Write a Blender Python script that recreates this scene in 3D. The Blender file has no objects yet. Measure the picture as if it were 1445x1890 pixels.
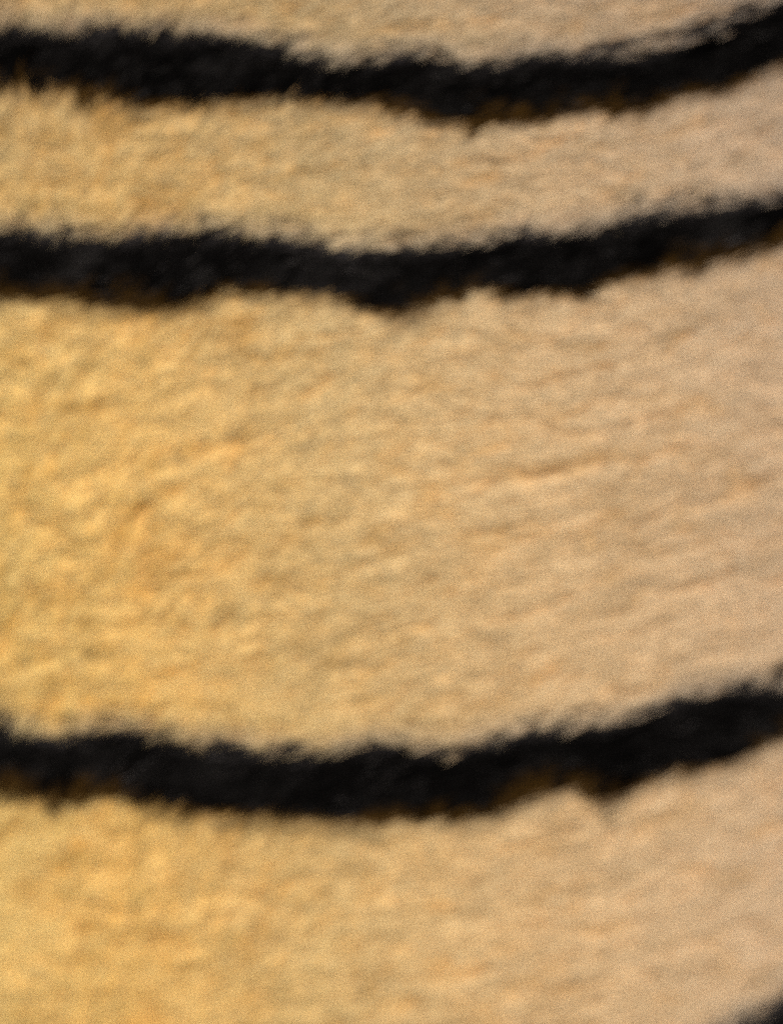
import bpy, math, random
import numpy as np
from mathutils import Vector, kdtree

# ------------------------------------------------------------ camera, sky, sun
sc = bpy.context.scene
S = 0.34 / 1890.0            # metres per photograph pixel at the near side of the coat
ZC = 0.74                    # height of the picture centre above the ground
D = 2.0                      # camera distance
cam_d = bpy.data.cameras.new("camera")
cam = bpy.data.objects.new("camera", cam_d)
sc.collection.objects.link(cam)
cam.location = (0, -D, ZC)
cam.rotation_euler = (math.radians(90), 0, 0)
cam_d.sensor_fit = 'VERTICAL'
cam_d.sensor_height = 24.0
cam_d.lens = 24.0 * D / 0.34
cam_d.clip_end = 1000
cam_d.dof.use_dof = True
cam_d.dof.focus_distance = D - 0.088
cam_d.dof.aperture_fstop = cam_d.lens / 76.0
cam_d.dof.aperture_blades = 0
sc.camera = cam

SUN_EL, SUN_AZ = math.radians(34), math.radians(-9)   # azimuth measured from straight behind the camera, negative = left
w = bpy.data.worlds.new("World"); sc.world = w; w.use_nodes = True
nt = w.node_tree
bg = nt.nodes["Background"]
sky = nt.nodes.new("ShaderNodeTexSky")
sky.sky_type = 'NISHITA'; sky.sun_disc = False
sky.sun_elevation = SUN_EL
to_sun = Vector((math.sin(SUN_AZ) * math.cos(SUN_EL), -math.cos(SUN_AZ) * math.cos(SUN_EL), math.sin(SUN_EL)))
sky.sun_rotation = math.atan2(to_sun.x, to_sun.y)
sky.dust_density = 3.0
nt.links.new(sky.outputs[0], bg.inputs[0])
bg.inputs[1].default_value = 0.08
sd = bpy.data.lights.new("sun", 'SUN'); so = bpy.data.objects.new("sun", sd)
sc.collection.objects.link(so)
sd.energy = 2.75; sd.angle = math.radians(75); sd.color = (1.0, 0.955, 0.875)
so.rotation_euler = to_sun.to_track_quat('Z', 'Y').to_euler()
so.location = to_sun * 5
sc.view_settings.view_transform = 'Standard'
sc.view_settings.look = 'None'
sc.view_settings.exposure = 0.53
sc.view_settings.gamma = 1.0
sc.cycles.use_denoising = False       # the sampling grain stands for the film grain of the long-lens photograph
sc.cycles.max_bounces = 8
sc.cycles.diffuse_bounces = 5

rng = np.random.default_rng(7)

# ------------------------------------------------------------ helpers
def vnoise(x, y, seed):
    """smooth value noise, -1..1"""
    g = np.random.default_rng(seed).uniform(-1, 1, (257, 257))
    xi = np.floor(x).astype(int); yi = np.floor(y).astype(int)
    fx = x - xi; fy = y - yi
    fx = fx * fx * fx * (fx * (fx * 6 - 15) + 10); fy = fy * fy * fy * (fy * (fy * 6 - 15) + 10)
    a = g[xi % 257, yi % 257]; b = g[(xi + 1) % 257, yi % 257]
    c = g[xi % 257, (yi + 1) % 257]; d = g[(xi + 1) % 257, (yi + 1) % 257]
    return (a * (1 - fx) + b * fx) * (1 - fy) + (c * (1 - fx) + d * fx) * fy

def lin(c):
    c = np.asarray(c, float) / 255.0
    return np.where(c <= 0.04045, c / 12.92, ((c + 0.055) / 1.055) ** 2.4)

# ------------------------------------------------------------ the haunch: one closed, muscular form
CX, RX, RY = -0.02, 0.34, 0.27
ZT, ZB = 1.20, 0.30
def profile(z):
    """cross-section scale of the thigh with height"""
    t = np.clip((z - ZB) / (ZT - ZB), 0, 1)
    k = np.interp(t, [0, .03, .12, .3, .5, .7, .85, .95, 1], [0.05, .50, .66, .86, .97, 1.0, .88, .55, 0.05])
    return k
_zz = np.linspace(ZB, ZT, 400); _kk = profile(_zz)
for _ in range(60):
    _kk[1:-1] = (_kk[:-2] + 2 * _kk[1:-1] + _kk[2:]) / 4
def prof(z): return np.interp(z, _zz, _kk)

def creases(x, z):
    """0..1, where the pile parts along short wrinkles: lengthwise everywhere, crosswise too on the left"""
    zz = z - 0.13 * x - 0.5 * x * x
    wx = 0.25 * vnoise(x * 60, z * 60, 15)
    n1 = vnoise(x * 68 + 1 + wx, zz * 150 + 9, 12)
    n2 = vnoise((x - 0.30 * z) * 170 + 1, z * 75 + 9 + wx, 13)
    left = np.clip((0.05 - x) / 0.14, 0, 1) ** 0.7
    gate1 = np.clip(vnoise(x * 70 + 20, z * 130 + 4, 16) * 1.6 + 0.5, 0, 1)
    gate2 = np.clip(vnoise(x * 110 + 40, z * 70 + 8, 17) * 1.8 + 0.4, 0, 1)
    c1 = np.exp(-(n1 / 0.17) ** 2) * gate1
    c2 = 1.25 * np.exp(-(n2 / 0.17) ** 2) * gate2 * left
    return np.clip(np.maximum(c1, c2), 0, 1)

def relief(x, z):
    """muscle and loose-skin folds, metres towards the camera"""
    left = np.clip((0.03 - x) / 0.13, 0, 1)
    r = 0.0010 * vnoise(x * 14 + 3, z * 26 + 5, 11)
    zz = z - 0.12 * x - 0.5 * x * x                      # folds run with the bands, rising to the right
    r += 0.00028 * vnoise(x * 75 + 7, zz * 200 + 3, 14)
    r -= 0.0006 * creases(x, z)
    r += 0.0010 * left * vnoise((x - 0.25 * z) * 190 + 31, z * 80 + 2, 18)
    # puckered rows of pile, lengthwise and crosswise, strongest on the left
    rows = np.sin(2 * np.pi * zz * 84 + 3.2 * vnoise(x * 45, z * 45, 19))
    cols = np.sin(2 * np.pi * (x - 0.25 * z) * 125 + 3.4 * vnoise(x * 70 + 5, z * 60, 20))
    r += 0.00042 * left * (rows * np.clip(0.6 + vnoise(x * 40, z * 70, 21), 0, 1) + 0.9 * cols * np.clip(0.5 + vnoise(x * 60 + 9, z * 50, 22), 0, 1))
    return r

def surf_y(x, z):
    k = prof(z)
    q = np.clip(1 - ((x - CX) / (RX * k)) ** 2, 0.0004, 1)
    return RY - RY * k * np.sqrt(q) - relief(x, z)

def surf_n(x, z):
    e = 0.0015
    dx = (surf_y(x + e, z) - surf_y(x - e, z)) / (2 * e)
    dz = (surf_y(x, z + e) - surf_y(x, z - e)) / (2 * e)
    n = np.stack([dx, -np.ones_like(dx), dz], 1)
    return n / np.linalg.norm(n, axis=1)[:, None]

def to_px(p):
    f = D / (D + p[..., 1])
    return 722.5 + p[..., 0] * f / S, 945 - (p[..., 2] - ZC) * f / S

# ------------------------------------------------------------ coat pattern (in coat coordinates laid out over the flank)
STRIPES = [
 ([(-900,20),(-300,35),(0,48),(60,60),(200,62),(300,64),(400,70),(450,78),(500,92),(600,110),(700,114),(760,104),(840,118),(900,128),(1000,104),(1060,108),(1130,108),(1200,100),(1260,78),(1300,62),(1340,48),(1400,24),(1445,4),(1700,-60),(2300,-140)],
  [(-900,120),(-300,150),(0,158),(60,160),(110,172),(150,190),(200,178),(260,200),(330,196),(400,186),(500,178),(600,188),(700,192),(770,222),(850,234),(950,222),(1000,222),(1060,212),(1130,205),(1190,205),(1240,186),(1290,172),(1320,176),(1360,150),(1400,138),(1445,122),(1700,60),(2300,-30)]),
 ([(-900,410),(-300,420),(0,432),(60,436),(130,446),(200,452),(280,440),(350,438),(420,436),(490,446),(560,452),(620,470),(680,468),(720,464),(800,462),(860,452),(920,446),(960,432),(1000,438),(1050,422),(1110,424),(1150,418),(1200,404),(1250,398),(1300,392),(1350,384),(1400,376),(1445,362),(1700,310),(2300,200)],
  [(-900,520),(-300,540),(0,556),(60,550),(110,552),(160,560),(200,566),(250,574),(330,560),(390,552),(430,536),(500,536),(560,542),(610,552),(650,568),(700,580),(730,588),(770,578),(820,552),(845,556),(870,534),(920,532),(965,550),(1000,538),(1060,540),(1100,546),(1130,518),(1200,508),(1250,492),(1290,508),(1330,486),(1370,466),(1400,462),(1445,452),(1700,400),(2300,280)]),
 ([(-900,1180),(-300,1270),(0,1335),(50,1352),(100,1374),(150,1354),(220,1352),(290,1362),(350,1372),(430,1376),(480,1392),(540,1398),(590,1404),(640,1388),(700,1374),(760,1384),(820,1394),(870,1380),(930,1362),(1000,1354),(1060,1348),(1130,1338),(1200,1322),(1240,1296),(1300,1284),(1360,1270),(1400,1270),(1445,1280),(1700,1260),(2300,1100)],
  [(-900,1340),(-300,1420),(0,1462),(60,1482),(110,1490),(160,1474),(210,1470),(260,1492),(340,1502),(430,1506),(520,1508),(600,1514),(650,1522),(720,1516),(780,1512),(860,1508),(920,1500),(960,1484),(1000,1466),(1060,1458),(1100,1476),(1150,1478),(1180,1454),(1230,1428),(1280,1420),(1310,1422),(1360,1404),(1400,1384),(1445,1362),(1700,1330),(2300,1180)]),
 ([(-900,2300),(600,2200),(1000,2000),(1200,1990),(1290,1945),(1330,1918),(1360,1905),(1400,1896),(1430,1874),(1445,1864),(1700,1740),(2300,1600)],
  [(-900,2440),(600,2330),(1000,2120),(1200,2040),(1445,1975),(1700,1870),(2300,1720)]),
 ([(-900,-420),(-300,-360),(400,-300),(1000,-300),(1445,-420),(1700,-480),(2300,-600)],
  [(-900,-320),(-300,-260),(400,-190),(1000,-190),(1445,-310),(1700,-380),(2300,-500)]),
]
def edges(i, u):
    up, lo = STRIPES[i]
    up = np.array(up, float); lo = np.array(lo, float)
    return np.interp(u, up[:, 0], up[:, 1]), np.interp(u, lo[:, 0], lo[:, 1])

def flow(u, v):
    """angle below the horizontal, hairs lie towards the left and down (radians)"""
    a = np.interp(u, [-900, 0, 300, 600, 900, 1200, 1445, 2300], [14, 12, 10, 9, 9, 12, 15, 12])
    a = a + 9 * vnoise(u / 200 + 4, v / 110 + 2, 31)
    # on the left whole tufts turn downwards across the others
    left = np.clip((820 - u) / 700, 0, 1)
    k = np.clip(vnoise(u / 42 + 3, v / 55, 32) * 2.5 + 0.5, 0, 1)
    a = a + 48 * left ** 0.6 * k
    return np.radians(a)

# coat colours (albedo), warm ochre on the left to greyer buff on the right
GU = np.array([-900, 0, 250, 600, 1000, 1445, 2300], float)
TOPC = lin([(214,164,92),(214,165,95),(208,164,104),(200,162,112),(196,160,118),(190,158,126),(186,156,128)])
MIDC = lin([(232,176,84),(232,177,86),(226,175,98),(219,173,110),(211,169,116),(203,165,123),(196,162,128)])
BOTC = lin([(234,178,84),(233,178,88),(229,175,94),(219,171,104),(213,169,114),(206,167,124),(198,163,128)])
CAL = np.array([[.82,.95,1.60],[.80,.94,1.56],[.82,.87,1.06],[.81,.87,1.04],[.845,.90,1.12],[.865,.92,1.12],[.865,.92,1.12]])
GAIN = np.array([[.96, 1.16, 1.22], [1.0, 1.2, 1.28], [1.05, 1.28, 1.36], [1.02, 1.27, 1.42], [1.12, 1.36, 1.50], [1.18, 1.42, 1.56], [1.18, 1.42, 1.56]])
GAIN = GAIN * CAL      # tuned colour gain per column, left to right
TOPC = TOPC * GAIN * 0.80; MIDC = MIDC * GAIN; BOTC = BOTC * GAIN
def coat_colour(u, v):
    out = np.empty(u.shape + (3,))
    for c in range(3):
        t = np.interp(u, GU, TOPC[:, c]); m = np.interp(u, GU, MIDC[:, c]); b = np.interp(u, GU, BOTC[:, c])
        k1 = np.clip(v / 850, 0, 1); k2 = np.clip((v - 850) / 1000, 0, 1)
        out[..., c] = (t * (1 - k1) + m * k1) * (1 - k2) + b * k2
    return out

# ------------------------------------------------------------ materials
def coat_material(name, rough, spec, sheen=0.0):
    m = bpy.data.materials.new(name); m.use_nodes = True
    n = m.node_tree; b = n.nodes["Principled BSDF"]
    at = n.nodes.new("ShaderNodeAttribute"); at.attribute_name = "coat"
    n.links.new(at.outputs["Color"], b.inputs["Base Color"])
    b.inputs["Roughness"].default_value = rough
    b.inputs["Specular IOR Level"].default_value = spec
    return m
M_TAN = coat_material("tawny_hair", 0.55, 0.3)
M_BLK = coat_material("black_hair", 0.7, 0.0)
M_BLK.node_tree.nodes["Principled BSDF"].inputs["IOR"].default_value = 1.0

def body_material():
    m = bpy.data.materials.new("coat_underlayer"); m.use_nodes = True
    n = m.node_tree; b = n.nodes["Principled BSDF"]; L = n.links
    at = n.nodes.new("ShaderNodeAttribute"); at.attribute_name = "coat"
    tc = n.nodes.new("ShaderNodeTexCoord")
    mp = n.nodes.new("ShaderNodeMapping"); mp.inputs["Rotation"].default_value = (0, math.radians(35), 0)
    mp.inputs["Scale"].default_value = (60, 200, 260)
    nz = n.nodes.new("ShaderNodeTexNoise"); nz.inputs["Scale"].default_value = 1.5; nz.inputs["Detail"].default_value = 6
    mx = n.nodes.new("ShaderNodeMixRGB"); mx.blend_type = 'MULTIPLY'; mx.inputs[0].default_value = 0.5
    bp = n.nodes.new("ShaderNodeBump"); bp.inputs["Distance"].default_value = 0.003; bp.inputs["Strength"].default_value = 0.7
    L.new(tc.outputs["Object"], mp.inputs[0]); L.new(mp.outputs[0], nz.inputs["Vector"])
    L.new(at.outputs["Color"], mx.inputs[1]); L.new(nz.outputs["Fac"], mx.inputs[2])
    L.new(mx.outputs[0], b.inputs["Base Color"]); L.new(nz.outputs["Fac"], bp.inputs["Height"])
    L.new(bp.outputs[0], b.inputs["Normal"]); b.inputs["Roughness"].default_value = 0.8; b.inputs["Specular IOR Level"].default_value = 0.1
    return m

# ------------------------------------------------------------ the animal
tiger = bpy.data.objects.new("tiger", None); sc.collection.objects.link(tiger)
tiger.location = (CX, RY, ZB)
tiger['label'] = "tiger's haunch filling the frame, short ochre to buff fur crossed by black bands"
tiger['category'] = "tiger"
bpy.context.view_layer.update()
INV = Vector((-CX, -RY, -ZB))
OFF = np.array([-CX, -RY, -ZB])

def adopt(o):
    sc.collection.objects.link(o); o.parent = tiger

# body: front half follows surf_y, back half closes it
def make_body():
    nz_, na = 260, 420
    zs = np.linspace(ZB, ZT, nz_)
    V = []; 
    ang = np.linspace(0, 2 * np.pi, na, endpoint=False)
    for z in zs:
        k = prof(z)
        x = CX + RX * k * np.cos(ang)
        y = RY + RY * k * np.sin(ang)
        fr = np.clip(-np.sin(ang) * 2.0, 0, 1)
        y = y - relief(x, np.full_like(x, z)) * fr
        V.append(np.stack([x, y, np.full_like(x, z)], 1))
    V = np.concatenate(V)
    F = []
    for j in range(nz_ - 1):
        a = j * na
        for i in range(na):
            i2 = (i + 1) % na
            F.append((a + i, a + i2, a + na + i2, a + na + i))
    F.append(tuple(range(na - 1, -1, -1))); F.append(tuple((nz_ - 1) * na + i for i in range(na)))
    me = bpy.data.meshes.new("body"); me.from_pydata((V + OFF).tolist(), [], F); me.update()
    me.polygons.foreach_set("use_smooth", [True] * len(me.polygons))
    u, v = to_px(V)
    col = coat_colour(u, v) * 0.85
    for i in range(len(STRIPES)):
        a, b = edges(i, u)
        j = 10 * vnoise(u / 18, v / 30, 51)
        inn = (v > a + j + 8) & (v < b + j - 8)
        col[inn] = lin((10, 9, 8))
    ca = me.color_attributes.new("coat", 'FLOAT_COLOR', 'POINT')
    ca.data.foreach_set("color", np.concatenate([col, np.ones((len(col), 1))], 1).ravel().astype(np.float32))
    o = bpy.data.objects.new("body", me); me.materials.append(body_material()); adopt(o)
make_body()

# ---- hair roots: thick in front, thinner where the flank turns away
def sample(n, x0, x1, z0, z1):
    return rng.uniform(x0, x1, n), rng.uniform(z0, z1, n)
hw, hh = 722.5 * S, 945 * S
xs, zs = sample(330000, -hw - 0.035, hw + 0.04, ZC - hh - 0.03, ZC + hh + 0.04)
xo, zo = sample(70000, -hw - 0.16, hw + 0.085, ZC - hh - 0.16, ZC + hh + 0.16)
out = (xo < -hw - 0.035) | (xo > hw + 0.04) | (zo < ZC - hh - 0.03) | (zo > ZC + hh + 0.04)
core = np.concatenate([np.ones(len(xs), bool), np.zeros(out.sum(), bool)])
X = np.concatenate([xs, xo[out]]); Z = np.concatenate([zs, zo[out]])
ok = np.abs(X - CX) < RX * prof(Z) * 0.93
X, Z, core = X[ok], Z[ok], core[ok]
N = len(X)
P = np.stack([X, surf_y(X, Z), Z], 1)
NR = surf_n(X, Z)
U, Vv = to_px(P)
ANG = flow(U, Vv)

# ---- locks: neighbouring hairs lean together
NG = 9000
gx, gz = sample(NG, -hw - 0.17, hw + 0.10, ZC - hh - 0.17, ZC + hh + 0.17)
gp = np.stack([gx, surf_y(gx, gz), gz], 1)
gu, gv = to_px(gp)
ga = flow(gu, gv)
g_ang = rng.normal(0, math.radians(8), NG)
g_lift = rng.normal(0, 1, NG)
g_tone = rng.normal(0, 1, NG)
# anisotropic nearest lock: measure in a frame turned to the mean flow of three broad zones
idx = np.empty(N, int)
for lo_, hi_, a0 in ((-9e9, 350, 30), (350, 800, 18), (800, 9e9, 13)):
    a0 = math.radians(a0)
    ca, sa = math.cos(a0), math.sin(a0)
    kd = kdtree.KDTree(NG)
    G1 = -gx * ca - gz * sa; G2 = -gx * -sa - gz * ca
    G1 = (-gx) * ca + (-gz) * sa; G2 = gx * sa - gz * ca
    for i in range(NG): kd.insert((G1[i] * 0.36, G2[i], 0), i)
    kd.balance()
    sel = np.where((U >= lo_) & (U < hi_))[0]
    H1 = (-X[sel]) * ca + (-Z[sel]) * sa; H2 = X[sel] * sa - Z[sel] * ca
    w1 = 0.0011 * vnoise(X[sel] * 300, Z[sel] * 300, 61)
    idx[sel] = [kd.find((a, b, 0))[1] for a, b in zip(H1 * 0.36 + w1, H2 + w1)]

ANG = ANG + g_ang[idx] + rng.normal(0, math.radians(7), N)
LEN = rng.normal(0.0105, 0.002, N).clip(0.006, 0.016)
LIFT = np.radians(np.clip(13 + 1.2 * g_lift[idx] + rng.normal(0, 2.5, N), 4, 26))
# tangent of the lie of the coat in the surface
T = np.stack([-np.cos(ANG), np.zeros(N), -np.sin(ANG)], 1)
T = T - (T * NR).sum(1)[:, None] * NR; T /= np.linalg.norm(T, axis=1)[:, None]
B = np.cross(NR, T)
# vector from the hair to the axis of its lock, sideways only
toG = gp[idx] - P
side = (toG * B).sum(1)
side = np.clip(side, -0.003, 0.003) * 0.5

NP_ = 5
ts = np.linspace(0, 1, NP_)
PTS = np.empty((N, NP_, 3))
for k, t in enumerate(ts):
    h = np.sin(LIFT) * LEN * (t - 0.52 * t * t)
    PTS[:, k] = P + T * (LEN * t)[:, None] + NR * h[:, None] + B * (side * t ** 1.5 + 0.0009 * np.sin(t * 3 + g_tone[idx]) * t)[:, None]
# keep the hair following the curve of the body
for k in range(1, NP_):
    q = PTS[:, k]
    depth = surf_y(q[:, 0], q[:, 2]) - 0.0004 - q[:, 1]      # >0: in front of the skin
    want = np.sin(LIFT) * LEN * (ts[k] - 0.5 * ts[k] ** 2) + 0.0004
    PTS[:, k, 1] -= (want - depth) * 0.85

RAD = np.where(core, 0.00017, 0.00030) * rng.uniform(0.7, 1.35, N)

# ---- pigment of every hair
um, vm = to_px(PTS[:, 3] * 0.55 + PTS[:, 2] * 0.45)
lock_j = 7 * g_tone[idx]
jit = rng.normal(0, 4, N) + lock_j * 0.35
part = np.full(N, -1)
dist_up = np.full(N, 1e9); dist_lo = np.full(N, 1e9)
for i in range(len(STRIPES)):
    a, b = edges(i, um + jit)
    b = b + 8 * vnoise(um / 9, vm / 60, 81) + 15 * np.clip(vnoise(um / 19 + 4, vm / 90, 85) - 0.1, 0, 1) * (0.4 + 0.8 * (um > 780)); a = a - 5 + 7 * vnoise(um / 12, vm / 60, 82)
    fz = np.clip(0.55 + 0.8 * vnoise(um / 130 + 5, vm / 60, 83), 0.1, 1.3)
    for st_, ua, ub, st_w in ((0, 640, 1080, .7), (0, 1100, 1400, .5), (1, 500, 1010, 1.1), (1, 1150, 1445, .7), (2, -50, 330, .5), (2, 620, 1300, .7), (3, 1200, 1500, 1.0)):
        if st_ == i: fz = fz + st_w * (um > ua) * (um < ub) * np.clip(vnoise(um / 40, vm / 14, 84) + 0.7, 0, 1)
    if i < 2: a = a - 7 * np.clip((620 - um) / 200, 0, 1)
    if i == 3: a = a - 14
    inn = (vm + jit > a) & (vm + jit * 0.8 < b)
    stray_up = (vm < a) & (a - vm < 48) & (rng.random(N) < 0.50 * np.exp(-(a - vm).clip(0) / 24) * fz)
    inn |= stray_up
    part[inn] = i
    du = a - vm; dl = vm - b
    dist_up = np.where((du > -20) & (du < dist_up), du, dist_up)
    dist_lo = np.where((dl > -40) & (dl < dist_lo), dl, dist_lo)
# a faint spur and a dark patch by the lower band
spur = (((um - 1120) / 26) ** 2 + ((vm - 1500 - (um - 1120) * 0.7) / 22) ** 2 < 1) & (rng.random(N) < 0.42)
patch = (((um - 1450) / 30) ** 2 + ((vm - 1238) / 24) ** 2 < 1) & (rng.random(N) < 0.7)
line1 = (np.abs(vm - np.interp(um, [1070, 1150, 1210, 1300, 1380], [98, 78, 66, 48, 16])) < 7) & (um > 1070) & (um < 1400) & (rng.random(N) < 0.75)
spur2 = (((um - 1128) / 30) ** 2 + ((vm - 1480) / 20) ** 2 < 1) & (rng.random(N) < 0.5)
part[spur | patch] = 2
part[spur2 & (part == 2) & (vm > 1468)] = -1
part[line1 & (part < 0)] = 0

COL = np.empty((N, NP_, 3))
u_, v_ = to_px(PTS)
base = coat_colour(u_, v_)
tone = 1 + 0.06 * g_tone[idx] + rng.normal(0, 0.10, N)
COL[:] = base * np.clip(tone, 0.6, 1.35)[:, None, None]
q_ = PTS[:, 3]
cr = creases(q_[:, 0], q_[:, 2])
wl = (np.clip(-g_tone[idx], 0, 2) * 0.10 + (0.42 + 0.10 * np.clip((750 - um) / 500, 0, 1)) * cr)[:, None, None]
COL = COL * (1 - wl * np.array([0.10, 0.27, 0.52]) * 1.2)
# warmer pigment towards the root, paler tips (agouti hair)
warm = lin((216, 150, 58))
kroot = (0.58 * (1 - ts) ** 1.2)[None, :, None]
COL = COL * (1 - kroot) + warm * kroot * np.clip(tone, .7, 1.3)[:, None, None]
tipw = (np.clip(ts - 0.55, 0, 1) * 0.5)[None, :, None] * (rng.random(N) < 0.45)[:, None, None]
COL = COL * (1 - tipw) + lin((238, 214, 176)) * tipw
# greyer, pale-tipped hair just above a band; dusky brown hair just under it
above = np.clip(1 - np.abs(dist_up + 2) / 52, 0, 1) * (part < 0)
COL = COL * (1 - 0.50 * above[:, None, None]) + lin((146, 138, 132)) * 0.50 * above[:, None, None]
brownz = vnoise(um / 110 + 7, vm / 60, 71) * 0.5 + 0.5
below = np.clip(1 - (dist_lo + 4) / (18 + 30 * brownz), 0, 1) * (part < 0) * (dist_lo > -40)
COL = COL * (1 - 0.80 * below[:, None, None]) + lin((78, 52, 20)) * 0.80 * below[:, None, None]
blk = part >= 0
shade = rng.uniform(0.4, 1.6, N) * np.exp(0.45 * g_tone[idx])
shade = np.where(rng.random(N) < 0.05, shade * 5.0, shade)      # a few grizzled hairs
black = lin((14, 13, 13))[None, :] * shade[:, None]
# brown hairs along parts of the lower rim, in patches
BROWN = {0: ([-300, 0, 60, 140, 290, 330, 660, 760, 850, 1000, 1150, 1200, 1240, 1290, 1340, 1700], [22, 26, 22, 30, 14, 4, 6, 26, 36, 30, 30, 14, 20, 22, 6, 10]),
         1: ([-300, 0, 80, 120, 200, 290, 400, 600, 660, 740, 850, 900, 1050, 1150, 1230, 1290, 1400, 1700], [20, 30, 36, 22, 40, 34, 12, 8, 20, 36, 28, 6, 6, 14, 20, 44, 30, 20]),
         2: ([-300, 0, 60, 150, 240, 330, 420, 560, 700, 850, 960, 1010, 1060, 1120, 1180, 1220, 1380, 1445, 1700], [20, 30, 40, 40, 30, 20, 8, 6, 18, 22, 34, 44, 44, 34, 18, 6, 8, 30, 20]),
         3: ([0, 2000], [10, 10]), 4: ([0, 2000], [10, 10])}
rimw = np.zeros(N)
for i, (bu, bd) in BROWN.items():
    d = np.interp(um, bu, bd) * np.clip(0.75 + 0.9 * vnoise(um / 20, vm / 40 + 3, 72), 0, 1.5) + 3
    rimw = np.where(part == i, np.clip(1.25 - (edges(i, um)[1] - vm) / d, 0, 1), rimw)
rimw = np.clip(rimw * 1.6, 0, 1) * np.where(rng.random(N) < 0.8, 1, 0.2)
bro = lin((60, 42, 17))[None, :] * rng.uniform(0.5, 1.4, N)[:, None]
black = black * (1 - rimw[:, None]) + bro * rimw[:, None]
own_up = np.full(N, -1e9)
for i in range(len(STRIPES)):
    own_up = np.where(part == i, edges(i, um)[0] - vm, own_up)
greyr = np.clip(1 + (own_up - 2) / 20, 0, 1) * (rng.random(N) < 0.5)
black = black * (1 - 0.5 * greyr[:, None]) + lin((70, 66, 67)) * 0.5 * greyr[:, None]
COL[blk] = black[blk][:, None, :]
COL = COL.clip(0.0012, 0.9)

def make_hair(name, sel, mat):
    n = int(sel.sum())
    cv = bpy.data.hair_curves.new(name)
    cv.add_curves([NP_] * n)
    pts = (PTS[sel] + OFF).reshape(-1, 3).astype(np.float32)
    cv.attributes["position"].data.foreach_set("vector", pts.ravel())
    ra = cv.attributes.get("radius") or cv.attributes.new("radius", 'FLOAT', 'POINT')
    rr = (RAD[sel][:, None] * np.array([1, 1, .95, .75, .15])[None, :]).astype(np.float32)
    ra.data.foreach_set("value", rr.ravel())
    ca = cv.attributes.new("coat", 'FLOAT_COLOR', 'POINT')
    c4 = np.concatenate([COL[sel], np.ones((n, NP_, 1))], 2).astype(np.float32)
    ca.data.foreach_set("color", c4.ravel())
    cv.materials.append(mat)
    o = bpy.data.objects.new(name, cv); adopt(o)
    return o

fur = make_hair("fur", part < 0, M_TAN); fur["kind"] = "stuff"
LB = ["black band along the top with a split upper edge at the right",
      "black band with one broad brown bulge under its middle",
      "widest black band, sagging in the middle with a faint spur below its right end",
      "black band cut by the lower right corner", None]
for i in range(len(STRIPES)):
    if i == 5: nm = "stripe"
    if (part == i).sum() < 50: continue
    o = make_hair("stripe", part == i, M_BLK)
    if i < 4: o["label"] = LB[i]
